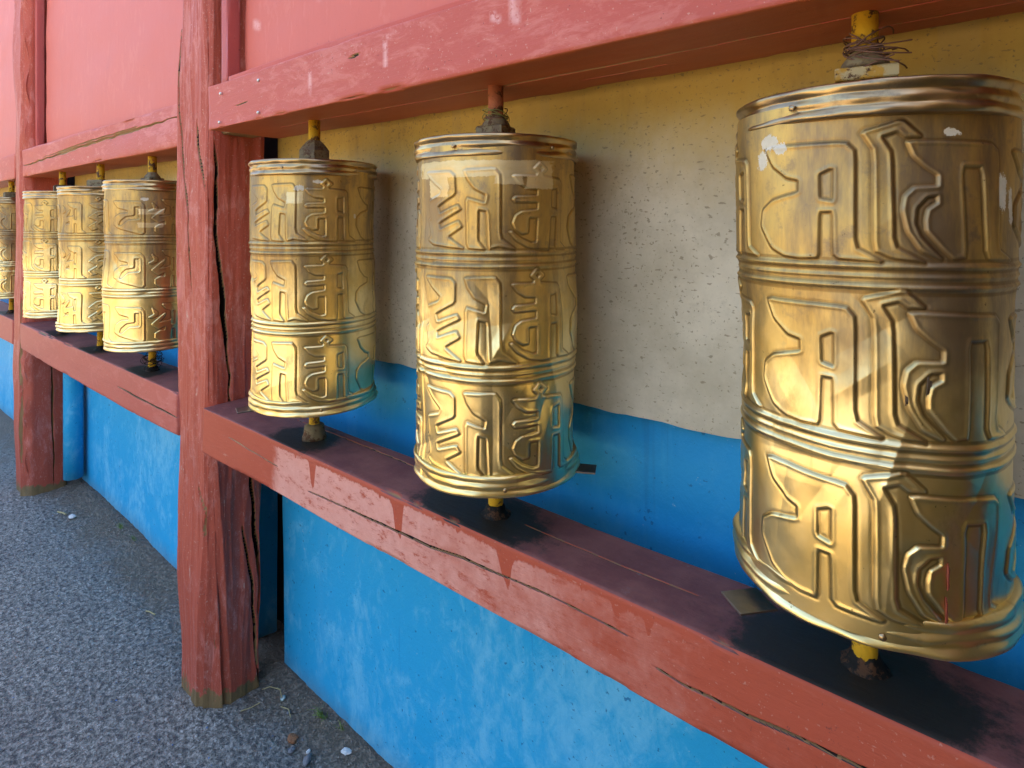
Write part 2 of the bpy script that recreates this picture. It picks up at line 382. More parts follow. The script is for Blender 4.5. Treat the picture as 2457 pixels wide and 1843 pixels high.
# ------------------------------------------------------------------ hewn timber
def timber(name, axis_, p0, p1, mat, parent=None, step=.012, ds=.008, bev=.006, wob=.002, wobk=3.0, chips=.004, cracks=(), seed=0,
           taper=None, extra_disp=None, grease_shade=None, origin=None, fine=.0011):
    """box from p0 to p1 along axis_ ('x' or 'z') with hewn faces; cracks: (face, [(l, t)...], half width, depth, colour)"""
    p0 = np.array(p0, float); p1 = np.array(p1, float)
    la = 0 if axis_ == 'x' else 2
    aa, ba = (1, 2) if axis_ == 'x' else (0, 1)
    a0, a1, b0, b1 = p0[aa], p1[aa], p0[ba], p1[ba]
    prof = []; nrm = []; face = []
    def edge(s, e, nv, fid):
        L = math.hypot(e[0] - s[0], e[1] - s[1]); k = 0 if fid in (0, 2) else 1
        bands = [(min(q[1] for q in c_[1]) - c_[2] - ds * 1.1, max(q[1] for q in c_[1]) + c_[2] + ds * 1.1) for c_ in cracks if c_[0] == fid]
        ts = [0.0]
        while ts[-1] < 1:
            v = s[k] + (e[k] - s[k]) * ts[-1]
            ts.append(ts[-1] + (fine if any(lo <= v <= hi for lo, hi in bands) else ds) / L)
        for t in ts[:-1]:
            prof.append((s[0] + (e[0] - s[0]) * t, s[1] + (e[1] - s[1]) * t)); nrm.append(nv); face.append(fid)
    def corner(c, th0):
        for k in range(3):
            th = R(th0 + 45 * (k) if k < 2 else th0 + 67)
            prof.append((c[0] + bev * math.cos(th), c[1] + bev * math.sin(th))); nrm.append((math.cos(th), math.sin(th))); face.append(9)
    edge((a0 + bev, b0), (a1 - bev, b0), (0, -1), 0); corner((a1 - bev, b0 + bev), -90)
    edge((a1, b0 + bev), (a1, b1 - bev), (1, 0), 1); corner((a1 - bev, b1 - bev), 0)
    edge((a1 - bev, b1), (a0 + bev, b1), (0, 1), 2); corner((a0 + bev, b1 - bev), 90)
    edge((a0, b1 - bev), (a0, b0 + bev), (-1, 0), 3); corner((a0 + bev, b0 + bev), 180)
    prof = np.array(prof); nrm = np.array(nrm); face = np.array(face)
    l0, l1 = p0[la], p1[la]; nl = max(2, int(round((l1 - l0) / step)) + 1)
    l = np.linspace(l0, l1, nl)
    A = np.tile(prof[:, 0], (nl, 1)); B = np.tile(prof[:, 1], (nl, 1)); L = np.tile(l[:, None], (1, len(prof)))
    ca, cb = (a0 + a1) / 2, (b0 + b1) / 2
    if taper is not None:
        s = taper(L); A = ca + (A - ca) * s; B = cb + (B - cb) * s
    W1, W2, W3 = Wob(seed * 7 + 1, wobk), Wob(seed * 7 + 2, 30, 12, 2), Wob(seed * 7 + 3, 25, 12, 3)
    d = wob * W1(L, A * 4, B * 4) + wob * .35 * W2(L * .35, A, B)
    isc = np.tile((face == 9)[None], (nl, 1))
    ch = np.clip(W3(L, A * .5, B * .5) - .55, 0, 2)
    d = d - np.where(isc, chips * ch, 0)
    wear = np.where(isc, np.clip(ch * 1.2 - .35, 0, 1) * .5, 0)
    cd = np.zeros_like(d); scf = np.zeros_like(d)
    for fid, pts, hw, dep, col in cracks:
        t = {0: A, 2: A, 1: B, 3: B}[fid]
        sel = np.tile(((face == fid) | (face == 9))[None], (nl, 1))
        if col < 0:
            scf = np.maximum(scf, np.where(sel, np.clip(1.6 - seg_dist(L, t, pts) / hw, 0, 1), 0)); continue
        wv = .4 * hw * W2(L * 1.1, 0.0)
        q = seg_dist(L, t + wv, pts)
        lo, hi = min(p[0] for p in pts), max(p[0] for p in pts)
        along = np.clip((L - lo) / (hi - lo + 1e-9), 0, 1)
        hwv = hw * (.35 + .65 * np.sin(np.pi * along) ** .6) * np.clip(1 + .3 * W1(L * 6, t * 3), .55, 1.6)
        k = np.clip(1 - q / np.maximum(hwv, .0013), 0, 1) ** .6
        k = np.where(sel, k, 0)
        cd = np.maximum(cd, dep * k); wear = np.maximum(wear, col * (k > .02))
    if extra_disp is not None: d = d + extra_disp(L, A, B, face)
    d = d - cd
    A = A + d * nrm[:, 0][None]; B = B + d * nrm[:, 1][None]
    V = np.zeros((nl, len(prof), 3)); V[..., la] = L; V[..., aa] = A; V[..., ba] = B
    o = np.array(origin if origin is not None else ((l0, b0 if False else p0[1], p1[2]) if axis_ == 'x' else (ca, cb, p0[2])), float)
    attr = {'wear': wear.ravel(), 'scuff': scf.ravel()}
    if grease_shade is not None: attr['grease_shade'] = grease_shade(V[..., 0], V[..., 1]).ravel()
    F = grid_faces(len(prof), nl, True)
    if axis_ == 'z': pass
    caps = [np.arange(len(prof))[::-1], np.arange(len(prof)) + (nl - 1) * len(prof)]
    return mesh_obj(name, V.reshape(-1, 3) - o, [F, caps[0], caps[1]], mat, parent, tuple(o), attr=attr)

AX = .90
WHEEL_X = [-.145, -.79, -1.442, -2.58, -3.195, -3.80, -4.94]
def grease_shade(X, Y):  # greasy smears plus drum shade, painted dark around each axle
    g = np.zeros_like(X)
    for wx in WHEEL_X:
        big = .19 if wx > -1 else .13
        g = np.maximum(g, 1.15 * np.exp(-(((X - wx + .02) / big) ** 2 + ((Y - AX + .02) / .11) ** 2) * 1.3))
    return g

POST_GROUP = "red timber posts between the wheel bays"
# front post -------------------------------------------------------------
WF = Wob(301, 1.0, 14, 3); WF2 = Wob(302, 1.0, 14, 3)
def post1_disp(L, A, B, face):
    # worn chamfer on the front right corner that widens towards the ground
    dd = np.hypot(A + 1.97, B - .845)
    ch = np.clip(1.05 - L, 0, 1) / 1.05
    r = .02 + .065 * ch
    q = WF(L * 9, A * 60, B * 60); bark = np.clip(1 - np.abs(q) / .16, 0, 1) * np.exp(-(dd / .075) ** 2) * np.clip(WF2(L * 5, A * 9, B * 9) + .2, 0, 1) * np.clip((.95 - L) / .3, 0, 1)
    return -np.clip(r - dd, 0, 1) * .75 - .009 * bark - .0022 * np.abs(WF2(L * 6, A * 90, B * 90)) - .012 * np.exp(-(((A + 2.0) / .05) ** 2)) * np.exp(-((L - .5) / .25) ** 2) * (face == 0)
p = timber('wooden_post', 'z', (-2.19, .845, -.03), (-1.97, 1.035, 3.7), RED, step=.012, ds=.007, bev=.012, wob=.006, wobk=4, chips=.006, seed=3,
    cracks=[(0, [(3.7, -2.21), (2.36, -2.185), (1.97, -2.163), (1.79, -2.137), (1.62, -2.09), (1.35, -2.085)], .006, .022, .9),
            (0, [(1.93, -2.045), (1.80, -2.025), (1.70, -1.99)], .006, .02, .9),
            (1, [(1.84, .872), (1.70, .874), (1.52, .880), (1.37, .889), (1.30, .899), (1.10, .914), (.95, .926)], .0075, .04, .9),
            (1, [(.90, .965), (.74, .990), (.617, 1.0), (.43, 1.02), (.07, 1.028)], .007, .045, .9),
            (1, [(.57, .966), (.38, .995), (.03, 1.022)], .005, .025, .9),
            (0, [(.73, -2.04), (.65, -2.008), (.59, -2.02), (.55, -1.985)], .006, .012, .5),
            (0, [(.62, -2.025), (.52, -1.99), (.44, -1.995)], .004, .012, .5),
            (0, [(.30, -2.02), (.24, -1.995), (.2, -2.0)], .006, .008, .5)],
    extra_disp=post1_disp)
tag(p, "split red timber post with a long dark crack running down its side", "post", POST_GROUP)
for q, (px, pz, rr) in enumerate([(-2.04, 2.12, .010), (-2.005, 1.985, .009), (-2.06, 2.105, .006)]):
    pass
# second post ------------------------------------------------------------
p = timber('wooden_post', 'z', (-4.575, .845, -.03), (-4.385, 1.06, 3.7), RED, step=.018, ds=.010, bev=.010, wob=.006, wobk=4, chips=.006, seed=5,
    cracks=[(1, [(.9, .985), (.5, .985), (.05, .995)], .005, .02, .6),
            (0, [(1.2, -4.42), (.8, -4.43), (.55, -4.41), (.2, -4.43)], .012, .012, .4)],
    extra_disp=lambda L, A, B, f: -np.clip(.045 - np.hypot(A + 4.385, B - .845), 0, 1) * .8 * (1 + .4 * np.sin(L * 23)))
tag(p, "slimmer red timber post beside the pale blue drainpipe, farthest left", "post", POST_GROUP)

# upper beams --------------------------------------------------------------
BG = "pink upper beams the brass wheels hang from"
b = empty('upper_beam', (-1.83, .788, 1.872))
tag(b, "near thick pink upper beam with nail heads at its left end, over the three near wheels", "beam", BG)
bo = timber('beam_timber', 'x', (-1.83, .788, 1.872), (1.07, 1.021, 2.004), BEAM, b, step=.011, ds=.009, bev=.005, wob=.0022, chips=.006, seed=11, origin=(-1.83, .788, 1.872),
    cracks=[(0, [(-1.62, .90), (-1.2, .897), (-.8, .905), (-.40, .900), (.1, .905)], .0030, .004, .5),
            (0, [(-.62, .955), (-.45, .952)], .002, .003, .5), (0, [(-.15, .97), (.02, .965)], .002, .003, .5),
            (3, [(-1.115, 1.962), (-1.09, 1.966)], .004, .006, .9), (3, [(-1.66, 1.925), (-1.6, 1.928)], .0012, .003, .9),
            (3, [(-.985, 1.985), (-.997, 1.965), (-.997, 1.925)], .0035, 0, -1), (3, [(-.655, 1.985), (-.648, 1.945)], .007, 0, -1), (3, [(-.70, 1.965), (-.69, 1.955)], .006, 0, -1),
            (3, [(-1.28, 1.955), (-1.285, 1.90)], .003, 0, -1), (3, [(-1.70, 1.972), (-1.705, 1.95)], .002, 0, -1), (3, [(-.42, 1.93), (-.36, 1.935)], .004, 0, -1)])
bo.location = (0, 0, 0)
tn = timber('tenon', 'x', (-1.985, .89, 1.885), (-1.82, 1.0, 1.985), RED, b, seed=12, origin=(-1.83, .788, 1.872)); tn.location = (0, 0, 0)
def nail(parent, x, y, z, r=.006):
    u = np.linspace(0, 2 * np.pi, 11)[:-1]; V = []
    for rr, h in ((r, 0), (r * .95, .002), (r * .6, .0035), (.0004, .004)):
        V.append(np.stack([x + rr * np.cos(u), np.full(10, y - h), z + rr * np.sin(u)], 1))
    V = np.concatenate(V)
    return mesh_obj('nail_head', V, [grid_faces(10, 4, True), np.arange(30, 40)], NAIL, parent)
for (nx, nz) in ((-1.7435, 1.970), (-1.7514, 1.888), (-1.5244, 1.975), (-1.5266, 1.890)):
    nail(b, nx + 1.83, -.0015, nz - 1.872, .0045)
# left bay
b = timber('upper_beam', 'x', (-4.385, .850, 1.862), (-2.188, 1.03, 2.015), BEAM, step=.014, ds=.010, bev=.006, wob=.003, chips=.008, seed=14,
    cracks=[(3, [(-4.385, 1.925), (-3.9, 1.935), (-3.35, 1.95), (-2.9, 1.958), (-2.19, 1.965)], .006, .010, .6),
            (3, [(-3.95, 1.945), (-3.2, 1.965), (-2.6, 1.972)], .003, .006, .6)])
tag(b, "pink upper beam with a long split along its face, between the two posts", "beam", BG)
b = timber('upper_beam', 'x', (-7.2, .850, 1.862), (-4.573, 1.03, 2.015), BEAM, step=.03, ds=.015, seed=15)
tag(b, "far end of the pink upper beam beyond the slimmer post", "beam", BG)

# lower rails -----------------------------------------------------------------
RG = "red lower rails under the brass wheels"
r = timber('lower_rail', 'x', (-1.955, .825, .875), (1.07, .985, 1.015), RAIL, step=.009, ds=.007, bev=.005, wob=.0022, chips=.006, seed=21, grease_shade=grease_shade,
    cracks=[(3, [(-1.35, .926), (-1.086, .9376), (-.908, .942), (-.813, .9526), (-.62, .963), (-.545, .962), (-.46, .961)], .0024, .012, .9),
            (3, [(-.40, .936), (-.36, .932), (-.262, .935), (-.19, .942), (-.105, .9466), (.4, .95)], .0022, .012, .9),
            (3, [(-1.78, .962), (-1.66, .955), (-1.5, .95)], .0025, .003, .5),
            (2, [(-1.62, .952), (-1.38, .955), (-1.12, .948), (-.95, .946)], .0025, .006, .9),
            (2, [(-.72, .905), (-.5, .90), (-.38, .905)], .0015, .003, .6)])
tag(r, "long red lower rail with pale worn stretch and drips, under the near wheels", "rail", RG)
r = timber('lower_rail', 'x', (-4.388, .840, .868), (-2.187, .992, 1.015), RAIL_PLAIN, step=.014, ds=.010, bev=.005, wob=.003, chips=.006, seed=23, grease_shade=grease_shade,
    cracks=[(3, [(-2.75, .94), (-2.45, .935), (-2.19, .93)], .003, .010, .8)])
tag(r, "faded pink lower rail spanning between the two posts", "rail", RG)
r = timber('lower_rail', 'x', (-7.2, .840, .868), (-4.572, .992, 1.015), RAIL_PLAIN, step=.03, ds=.015, seed=24, grease_shade=grease_shade)
tag(r, "short visible stretch of lower rail beyond the slimmer post", "rail", RG)

# upper panels, battens, strips ------------------------------------------------
PG = "pink boarded panels above the beams"
for args, lab in (((-1.80, .890, 1.99, 1.07), "pink boarded panel with pale scuffs above the near beam"),
                  ((-4.30, .945, 2.0, -2.17), "smooth pink boarded panel above the beam between the two posts"),
                  ((-7.2, .945, 2.0, -4.56), "strip of pink boarding at the far left edge")):
    x0, y0, z0, x1 = args
    o = timber('wall_panel', 'x', (x0, y0, z0), (x1, y0 + .03, 3.7), PANEL, step=.02, ds=.03, bev=.003, wob=.003, wobk=1.5, chips=.001, seed=int(x0 * 10) % 97, fine=.006,
        cracks=[(3, [(-1.738, 2.195), (-1.725, 2.185)], .012, 0, -1), (3, [(-1.40, 2.235), (-1.41, 2.175)], .005, 0, -1), (3, [(-1.30, 2.30), (-1.29, 2.29)], .004, 0, -1)] if x0 == -1.80 else [])
    tag(o, lab, "wall panel", PG)
    tk = o
for (x0, x1, y0, y1, z0), lab in (((-1.868, -1.822, .842, .885, 2.004), "narrow pink upright batten to the right of the split post"),
                              ((-4.384, -4.345, .905, .943, 2.016), "thin pink upright batten to the right of the slimmer post")):
    o = timber('batten', 'z', (x0, y0, z0), (x1, y1, 3.7), BATTEN, step=.04, ds=.01, bev=.003, wob=.0015, chips=.003, seed=31)
    tag(o, lab, "batten", "upright battens beside the posts")
for (x0, x1, y0, z1, s), lab in (((-1.815, 1.07, .842, 2.042, 41), "salmon trim strip lying along the near upper beam"),
                             ((-4.34, -2.2, .895, 2.030, 42), "trim strip along the split upper beam between the posts")):
    o = timber('trim_strip', 'x', (x0, y0, 2.003 if s == 41 else 2.014), (x1, y0 + .047, z1), STRIP, step=.02, ds=.008, bev=.003, wob=.002, chips=.003, seed=s,
        cracks=[(3, [(-1.425, 2.00), (-1.425, 2.05)], .003, .012, .4)] if s == 41 else [])
    tag(o, lab, "trim strip", "trim strips along the upper beams")

# wall behind the wheels ------------------------------------------------------
def wall_sheet(name, xs, ys, z0, z1, mat, thick, seed, wob=.003, ragged=0.0, step=.02):
    """upright wall slab whose front face follows the line (xs, ys) in plan; origin at its foot"""
    n = max(3, int((xs[1] - xs[0]) / step)); m = max(3, int((z1 - z0) / step))
    X = np.linspace(xs[0], xs[1], n); Z = np.linspace(z0, z1, m); XX, ZZ = np.meshgrid(X, Z)
    W, W2 = Wob(seed, 3), Wob(seed + 1, 25)
    YY = ys[0] + (ys[1] - ys[0]) * (XX - xs[0]) / (xs[1] - xs[0]) + wob * W(XX, 0, ZZ)
    if ragged:
        k = np.clip(1 - (ZZ - z0) / .05, 0, 1); ZZ = ZZ + ragged * W2(XX * 1.5, 0, 0) * k + k * .025 * (XX - xs[0]) / 2.0
    fr = np.stack([XX, YY, ZZ], -1).reshape(-1, 3); bk = fr + np.array([0, thick, 0])
    N = n * m; F = grid_faces(n, m); Fb = F[:, ::-1] + N
    def strip(idx): a = np.array(idx); return np.stack([a[:-1], a[1:], a[1:] + N, a[:-1] + N], 1)
    bot = strip(range(n))[:, ::-1]; top = strip(range((m - 1) * n, N)); le = strip(range(0, N, n)); ri = strip(range(n - 1, N, n))[:, ::-1]
    o0 = np.array([xs[0], ys[0], z0])
    return mesh_obj(name, np.concatenate([fr, bk]) - o0, [F, Fb, bot, top, le, ri], mat, None, tuple(o0), smooth=False)
BW = "blue painted plinth walls under the rails"
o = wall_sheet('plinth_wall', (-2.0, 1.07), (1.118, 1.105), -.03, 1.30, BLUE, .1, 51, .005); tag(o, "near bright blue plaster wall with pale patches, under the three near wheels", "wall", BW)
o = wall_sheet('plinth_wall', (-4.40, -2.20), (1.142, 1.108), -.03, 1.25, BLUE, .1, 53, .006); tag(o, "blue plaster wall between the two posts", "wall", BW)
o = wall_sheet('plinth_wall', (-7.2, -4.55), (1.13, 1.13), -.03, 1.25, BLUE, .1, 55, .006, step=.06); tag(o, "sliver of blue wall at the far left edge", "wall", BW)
SG = "speckled metal sheets behind the wheels"
o = wall_sheet('metal_sheet', (-1.99, 1.07), (1.094, 1.094), 1.188, 2.35, SHEET, .004, 57, .002, ragged=.0018, step=.016); tag(o, "near speckled metal sheet, grey below and ochre above, behind the three near wheels", "metal sheet", SG)
o = wall_sheet('metal_sheet', (-4.37, -2.09), (1.098, 1.094), 1.20, 2.35, SHEET, .004, 59, .002, ragged=.002, step=.03); tag(o, "ochre topped metal sheet behind the wheels between the two posts", "metal sheet", SG)
o = wall_sheet('metal_sheet', (-7.2, -4.56), (1.098, 1.098), 1.20, 2.35, SHEET, .004, 60, .002, step=.06); tag(o, "metal sheet glimpsed behind the farthest wheel", "metal sheet", SG)
o = wall_sheet('backing_wall', (-7.3, 1.15), (1.25, 1.25), -.03, 3.75, DARKWALL, .2, 61, .0, step=.3); tag(o, "backing wall coloured dark for the shade in the gap beside the split post", "wall")

# unseen wall added right to block light; dark hill ring added to dim reflections
o = timber('side_light_blocker', 'x', (1.05, -3.2, -.03), (1.17, 1.25, 3.7), simple('blocker_brown', (.21, .145, .055), .7, 0, .4, 6), step=.06, ds=.1, bev=.004, wob=.002, seed=71, origin=(1.05, 1.25, 0))
tag(o, "unseen brown wall added beyond the right edge to block light from that side", "wall")
hx = np.linspace(0, 2 * np.pi, 180, endpoint=False); hr = np.linspace(0, 1, 8); HA, HR = np.meshgrid(hx, hr)
WH = Wob(81, 2.2, 12, 4)
HZ = (9 + 4.5 * WH(np.sin(HA) * 2, np.cos(HA) * 2)) * np.sin(HR * np.pi / 2) ** 1.3 - .5
RD = 46 + 40 * HR
HILL = simple('dark_hill_backdrop', (.035, .05, .02), .9, 0, .6, 1.5)
o = mesh_obj('reflection_hills', np.stack([RD * np.sin(HA), RD * np.cos(HA), HZ], -1).reshape(-1, 3), [grid_faces(180, 8, True)], HILL); tag(o, kind='structure')

# pipe behind the slimmer post
def lathe(name, prof, mat, parent=None, loc=(0, 0, 0), n=48, rz=0.0, attr=None, wob=None):
    prof = np.array(prof, float); a = np.linspace(0, 2 * np.pi, n, endpoint=False)
    A, I = np.meshgrid(a, np.arange(len(prof))); r = prof[I, 0]; z = prof[I, 1]
    if wob: r = r + wob(A, z)
    V = np.stack([r * np.sin(A), -r * np.cos(A), z], -1).reshape(-1, 3)
    caps = []
    if prof[0, 0] > 1e-5: caps.append(np.arange(n)[::-1])
    if prof[-1, 0] > 1e-5: caps.append(np.arange(n) + (len(prof) - 1) * n)
    return mesh_obj(name, V, [grid_faces(n, len(prof), True), *caps], mat, parent, loc, rz, attr=attr)
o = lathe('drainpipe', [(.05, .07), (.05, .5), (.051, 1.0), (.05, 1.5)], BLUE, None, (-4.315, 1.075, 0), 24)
tag(o, "blue painted upright drainpipe behind the slimmer post", "drainpipe")

# ------------------------------------------------------------------ the embossed pattern
def chaikin(pts, it=1, q=.09):
    for _ in range(it):
        o = []
        for i in range(len(pts)):
            a = np.array(pts[i]); b = np.array(pts[(i + 1) % len(pts)])
            o += [tuple(a + (b - a) * q), tuple(b - (b - a) * q)]
        pts = o
    return pts
# letters: (degrees round the drum, height in the band 0..1); each is a list of rings (outline, then holes)
def sh(dx, pts): return [(x + dx, y) for x, y in pts]
LET = []
LET.append([[(3, .845), (27, .84), (30.7, .79), (30.7, .6), (14.5, .475), (16, .4), (32, .49), (34.4, .44), (15, .3), (16, .235), (32, .325), (34.8, .26), (23, .155), (36.5, .03), (22, .05), (10, .07), (4, .12), (7, .17), (3.5, .33), (6, .36), (5, .54), (17, .6), (19, .65), (11, .735)]])
LET.append([[(37, .85), (57.5, .86), (61, .79), (61, .15), (72, .02), (60, .06), (53.5, .03), (52.5, .42), (46.5, .44), (46, .12), (51, .02), (38.2, .04), (38.2, .565), (51, .505), (52, .59), (44, .655), (39.5, .75)]])
LET.append([[(68.4, .79), (84.5, .79), (85.5, .82), (82.4, .865), (87.4, .94), (93.4, .865), (89.5, .82), (90, .79), (105, .77), (107, .73), (108, .1), (116, .02), (104, .03), (103.7, .38), (97.2, .38), (97, .02), (90, .02), (80, .05), (72, .12), (67, .21), (69, .215), (75, .14), (83, .09), (87, .1), (87, .36), (80, .36), (80, .20), (76, .19), (71, .24), (69, .3), (71, .38), (75, .42), (86.5, .44), (86.5, .52), (70.5, .515), (68.8, .545), (70.5, .575), (86, .585), (86, .65), (78, .66), (72.5, .71)],
            [(97.2, .66), (103.7, .68), (103.7, .44), (97.2, .46)], [(85.8, .865), (88, .895), (90, .865), (88, .835)]])
LET.append([sh(120, [(0, .83), (36, .82), (39.4, .755), (39.4, .11), (50, .01), (31.6, .03), (31.2, .35), (26, .35), (25.6, .03), (18, .02), (11, .035), (4.5, .09), (-2, .25), (-1.2, .37), (4.5, .44), (17.2, .49), (17.2, .575), (11.6, .60), (4.5, .69)]),
            sh(120, [(25.6, .61), (30, .645), (31.4, .64), (31.4, .42), (26, .44)])])
LET.append([sh(163, [(-1.3, .88), (13.7, .95), (21.4, .835), (15.3, .835), (12, .875), (6, .845), (10, .735), (10.3, .12), (22, 0.01), (10, .04), (3.4, .09), (3.4, .75)])])
LET.append([sh(163, [(15.6, .81), (50.3, .79), (53.9, .745), (52, .1), (62, .02), (45.6, .04), (45.6, .64), (36.7, .64), (36.7, .05), (32, .04), (28, .1), (22, .22), (21.8, .29), (22.8, .36), (26.6, .4), (26.5, .45), (22.6, .44), (18.7, .37), (18, .27), (20, .18), (28, .03), (20, .09), (15, .22), (13.3, .36), (14.5, .45), (18, .505), (27, .51), (27.3, .585), (22.6, .64), (18, .71)])])
LET.append([[(227, .76), (263, .75), (268, .66), (268, .02), (234.5, .17), (227, .25), (228.5, .4), (238, .49), (248.5, .5), (248.5, .56), (235, .61)],
            [(256, .64), (262.5, .64), (262.5, .36), (249, .35), (238, .21), (234.5, .23), (237, .33), (245.5, .43), (256, .45)]])
LET.append([[(276, .74), (283, .64), (283, .57), (277, .52), (272, .54), (279, .60)],
            [(288, .80), (308, .80), (312, .74), (312, .1), (319, .02), (305, .02), (304.5, .27), (300, .27), (299.5, .02), (286, .03), (280, .10), (280, .2), (285, .25), (292, .25), (292, .34), (284, .28), (275.5, .39), (286, .54), (293, .62), (291, .53), (284, .42), (299.5, .46), (299.5, .66), (293, .70)],
            [(300, .64), (304.5, .66), (304.5, .36), (300, .36)]])
LET.append([[(335, .96), (339.5, .90), (335, .84), (330.5, .90)], [(335, .925), (337, .90), (335, .875), (333, .90)],
            [(322, .78), (347, .78), (346, .66), (336, .64), (328, .68)],
            [(347, .60), (332, .57), (321, .43), (334, .33), (321, .20), (327, .09), (334, .13), (330, .20), (345, .02), (351, .02), (349, .44), (333, .44), (338, .50), (347, .52)],
            [(341, .34), (345, .34), (345, .14), (334, .24)]])
LET = [[chaikin(r_) for r_ in g_] for g_ in LET]
DR = .156
BAND = .178
def letter_field(P, V):
    """P degrees, V 0..1 -> emboss height in metres and groove mask"""
    mm = DR * math.pi / 180
    h = np.zeros_like(P); gr = np.zeros_like(P); x = P * mm; y = V * BAND
    for rings in LET:
        allp = np.array([q for r_ in rings for q in r_])
        lo, hi = allp.min(0), allp.max(0)
        c = np.where((P[0] > lo[0] - 6) & (P[0] < hi[0] + 6))[0]
        if not len(c): continue
        s = slice(c[0], c[-1] + 1); xs, ys = x[:, s], y[:, s]
        d = np.full(xs.shape, 1e9); ins = np.zeros(xs.shape, bool)
        for r_ in rings:
            pm = [(q[0] * mm, q[1] * BAND) for q in r_]
            d = np.minimum(d, seg_dist(xs, ys, pm, True)); ins ^= inside(xs, ys, pm)
        sd = np.where(ins, d, -d)
        t = np.clip((sd + .0020) / .0042, 0, 1); t = t * t * (3 - 2 * t)
        hh = .0015 * t + .0009 * np.exp(-((sd - .0016) / .0026) ** 2) - .0004 * np.exp(-((sd + .0030) / .0020) ** 2)
        h[:, s] = np.where(np.abs(hh) > np.abs(h[:, s]), hh, h[:, s])
        gr[:, s] = np.maximum(gr[:, s], np.exp(-((sd + .0022) / .0022) ** 2))
    return h, gr

RIDGES = [(.520, 1.0), (.323, 1.0)]          # local heights above the rail top
Z0, Z1 = .118, .722
def drum(parent, nu, nv, seed, dents, cre=(), zk=1.0, flakes=(), tapes=()):
    p = np.linspace(0, 360, nu, endpoint=False); z = np.linspace(Z0, Z1, nv)
    P, Z = np.meshgrid(p, z); h = np.zeros_like(P); gr = np.zeros_like(P)
    for b0 in (.138, .338, .534):
        rows = np.where((z > b0 - .004) & (z < b0 + BAND + .004))[0]
        if b0 == .534: scale = .95
        else: scale = 1
        V = (Z[rows] - b0) / (BAND * scale)
        a, g_ = letter_field(P[rows], V); h[rows] += a; gr[rows] = np.maximum(gr[rows], g_)
    for zc, am in RIDGES:
        for o, amp, s in ((-.0115, .0028, .0030), (0, .0016, .0022), (.0115, .0028, .0030)):
            h += am * amp * np.exp(-((Z - zc - o) / s) ** 2)
        for o in (-.0065, .0065, .0185, -.0185): gr = np.maximum(gr, np.exp(-((Z - zc - o) / .0025) ** 2))
    # seam of the rolled sheet
    dp = (P - 357 + 180) % 360 - 180
    h += .0026 * np.exp(-(dp / .6) ** 2) - .0022 * np.exp(-((dp + 1.3) / .5) ** 2); gr = np.maximum(gr, np.exp(-((dp + 1.2) / .5) ** 2))
    rg = np.random.RandomState(seed); mm = DR * math.pi / 180
    X = P * mm
    A = np.radians(P)
    W = Wob(seed, 3.2, 10, 2); h += .0030 * W(np.sin(A), np.cos(A), Z * 6)
    W = Wob(seed + 1, 11, 12, 2); h += .00022 * W(np.sin(A), np.cos(A), Z * 6)
    for i in range(dents):                                     # knocks and folds
        c, zc = rg.uniform(0, 360), rg.uniform(Z0 + .03, Z1 - .20 if rg.rand() < .8 else Z1 - .05)
        dx = ((P - c + 180) % 360 - 180) * mm; dz = Z - zc; th = rg.uniform(0, 3.14)
        u = dx * math.cos(th) + dz * math.sin(th); v = -dx * math.sin(th) + dz * math.cos(th)
        ru, rv = rg.uniform(.025, .075), rg.uniform(.012, .040)
        am = rg.uniform(.0010, .0034) * rg.choice([-1, -1, .7])
        sel = np.exp(-(u / ru) ** 2) * np.clip(1 - np.abs(v) / rv, 0, 1) ** 1.4
        h += am * sel
    for c, zc, th, ru, rv, am in cre:
        dx = ((P - c + 180) % 360 - 180) * mm; dz = Z - zc; th = R(th)
        u = dx * math.cos(th) + dz * math.sin(th); v = -dx * math.sin(th) + dz * math.cos(th)
        h += am * np.exp(-(u / ru) ** 2) * np.clip(1 - np.abs(v) / rv, 0, 1) ** 1.2
    r = DR + h
    fl = np.zeros_like(P); tp = np.zeros_like(P)
    for c, zc, hw, hh in flakes:
        fl = np.maximum(fl, np.exp(-((((P - c + 180) % 360 - 180) / hw) ** 2 + ((Z - zc) / hh) ** 2)))
    for c, zc, hw, hh in tapes:
        q = np.maximum(np.abs((P - c + 180) % 360 - 180) / hw, np.abs(Z - zc) / hh); tp = np.maximum(tp, np.clip(1.5 - q, 0, 1))
    Z = .737 - (.737 - Z) * zk
    Vv = np.stack([r * np.sin(A), -r * np.cos(A), Z], -1).reshape(-1, 3)
    return mesh_obj('drum', Vv, [grid_faces(nu, nv, True)], BRASS, parent, attr={'groove': gr.ravel(), 'flake': fl.ravel(), 'tape': tp.ravel()})

def patch(name, parent, a0, a1, z0, z1, mat, seed, r=DR + .0028, rag=.25, n=18):
    """thin ragged patch lying on the drum (degrees, local heights)"""
    rg = random.Random(seed); V = []
    W = Wob(seed, 5, 8, 3)
    for j in range(5):
        for i in range(n):
            u = i / (n - 1); v = j / 4
            aa = a0 + (a1 - a0) * (u + rag * .18 * W(v * 2.2, 7.0) * (1 if i in (0, n - 1) else .4))
            zz = z0 + (z1 - z0) * (v + rag * (W(u * 6 * (a1 - a0) / 40 + 1, v) if j in (0, 4) else 0))
            t = R(aa); rr = r + .0006 * W(u * 5, v * 4) - (.0012 if i in (0, n - 1) or j in (0, 4) else 0)
            V.append((rr * math.sin(t), -rr * math.cos(t), zz))
    return mesh_obj(name, V, [grid_faces(n, 5)], mat, parent)

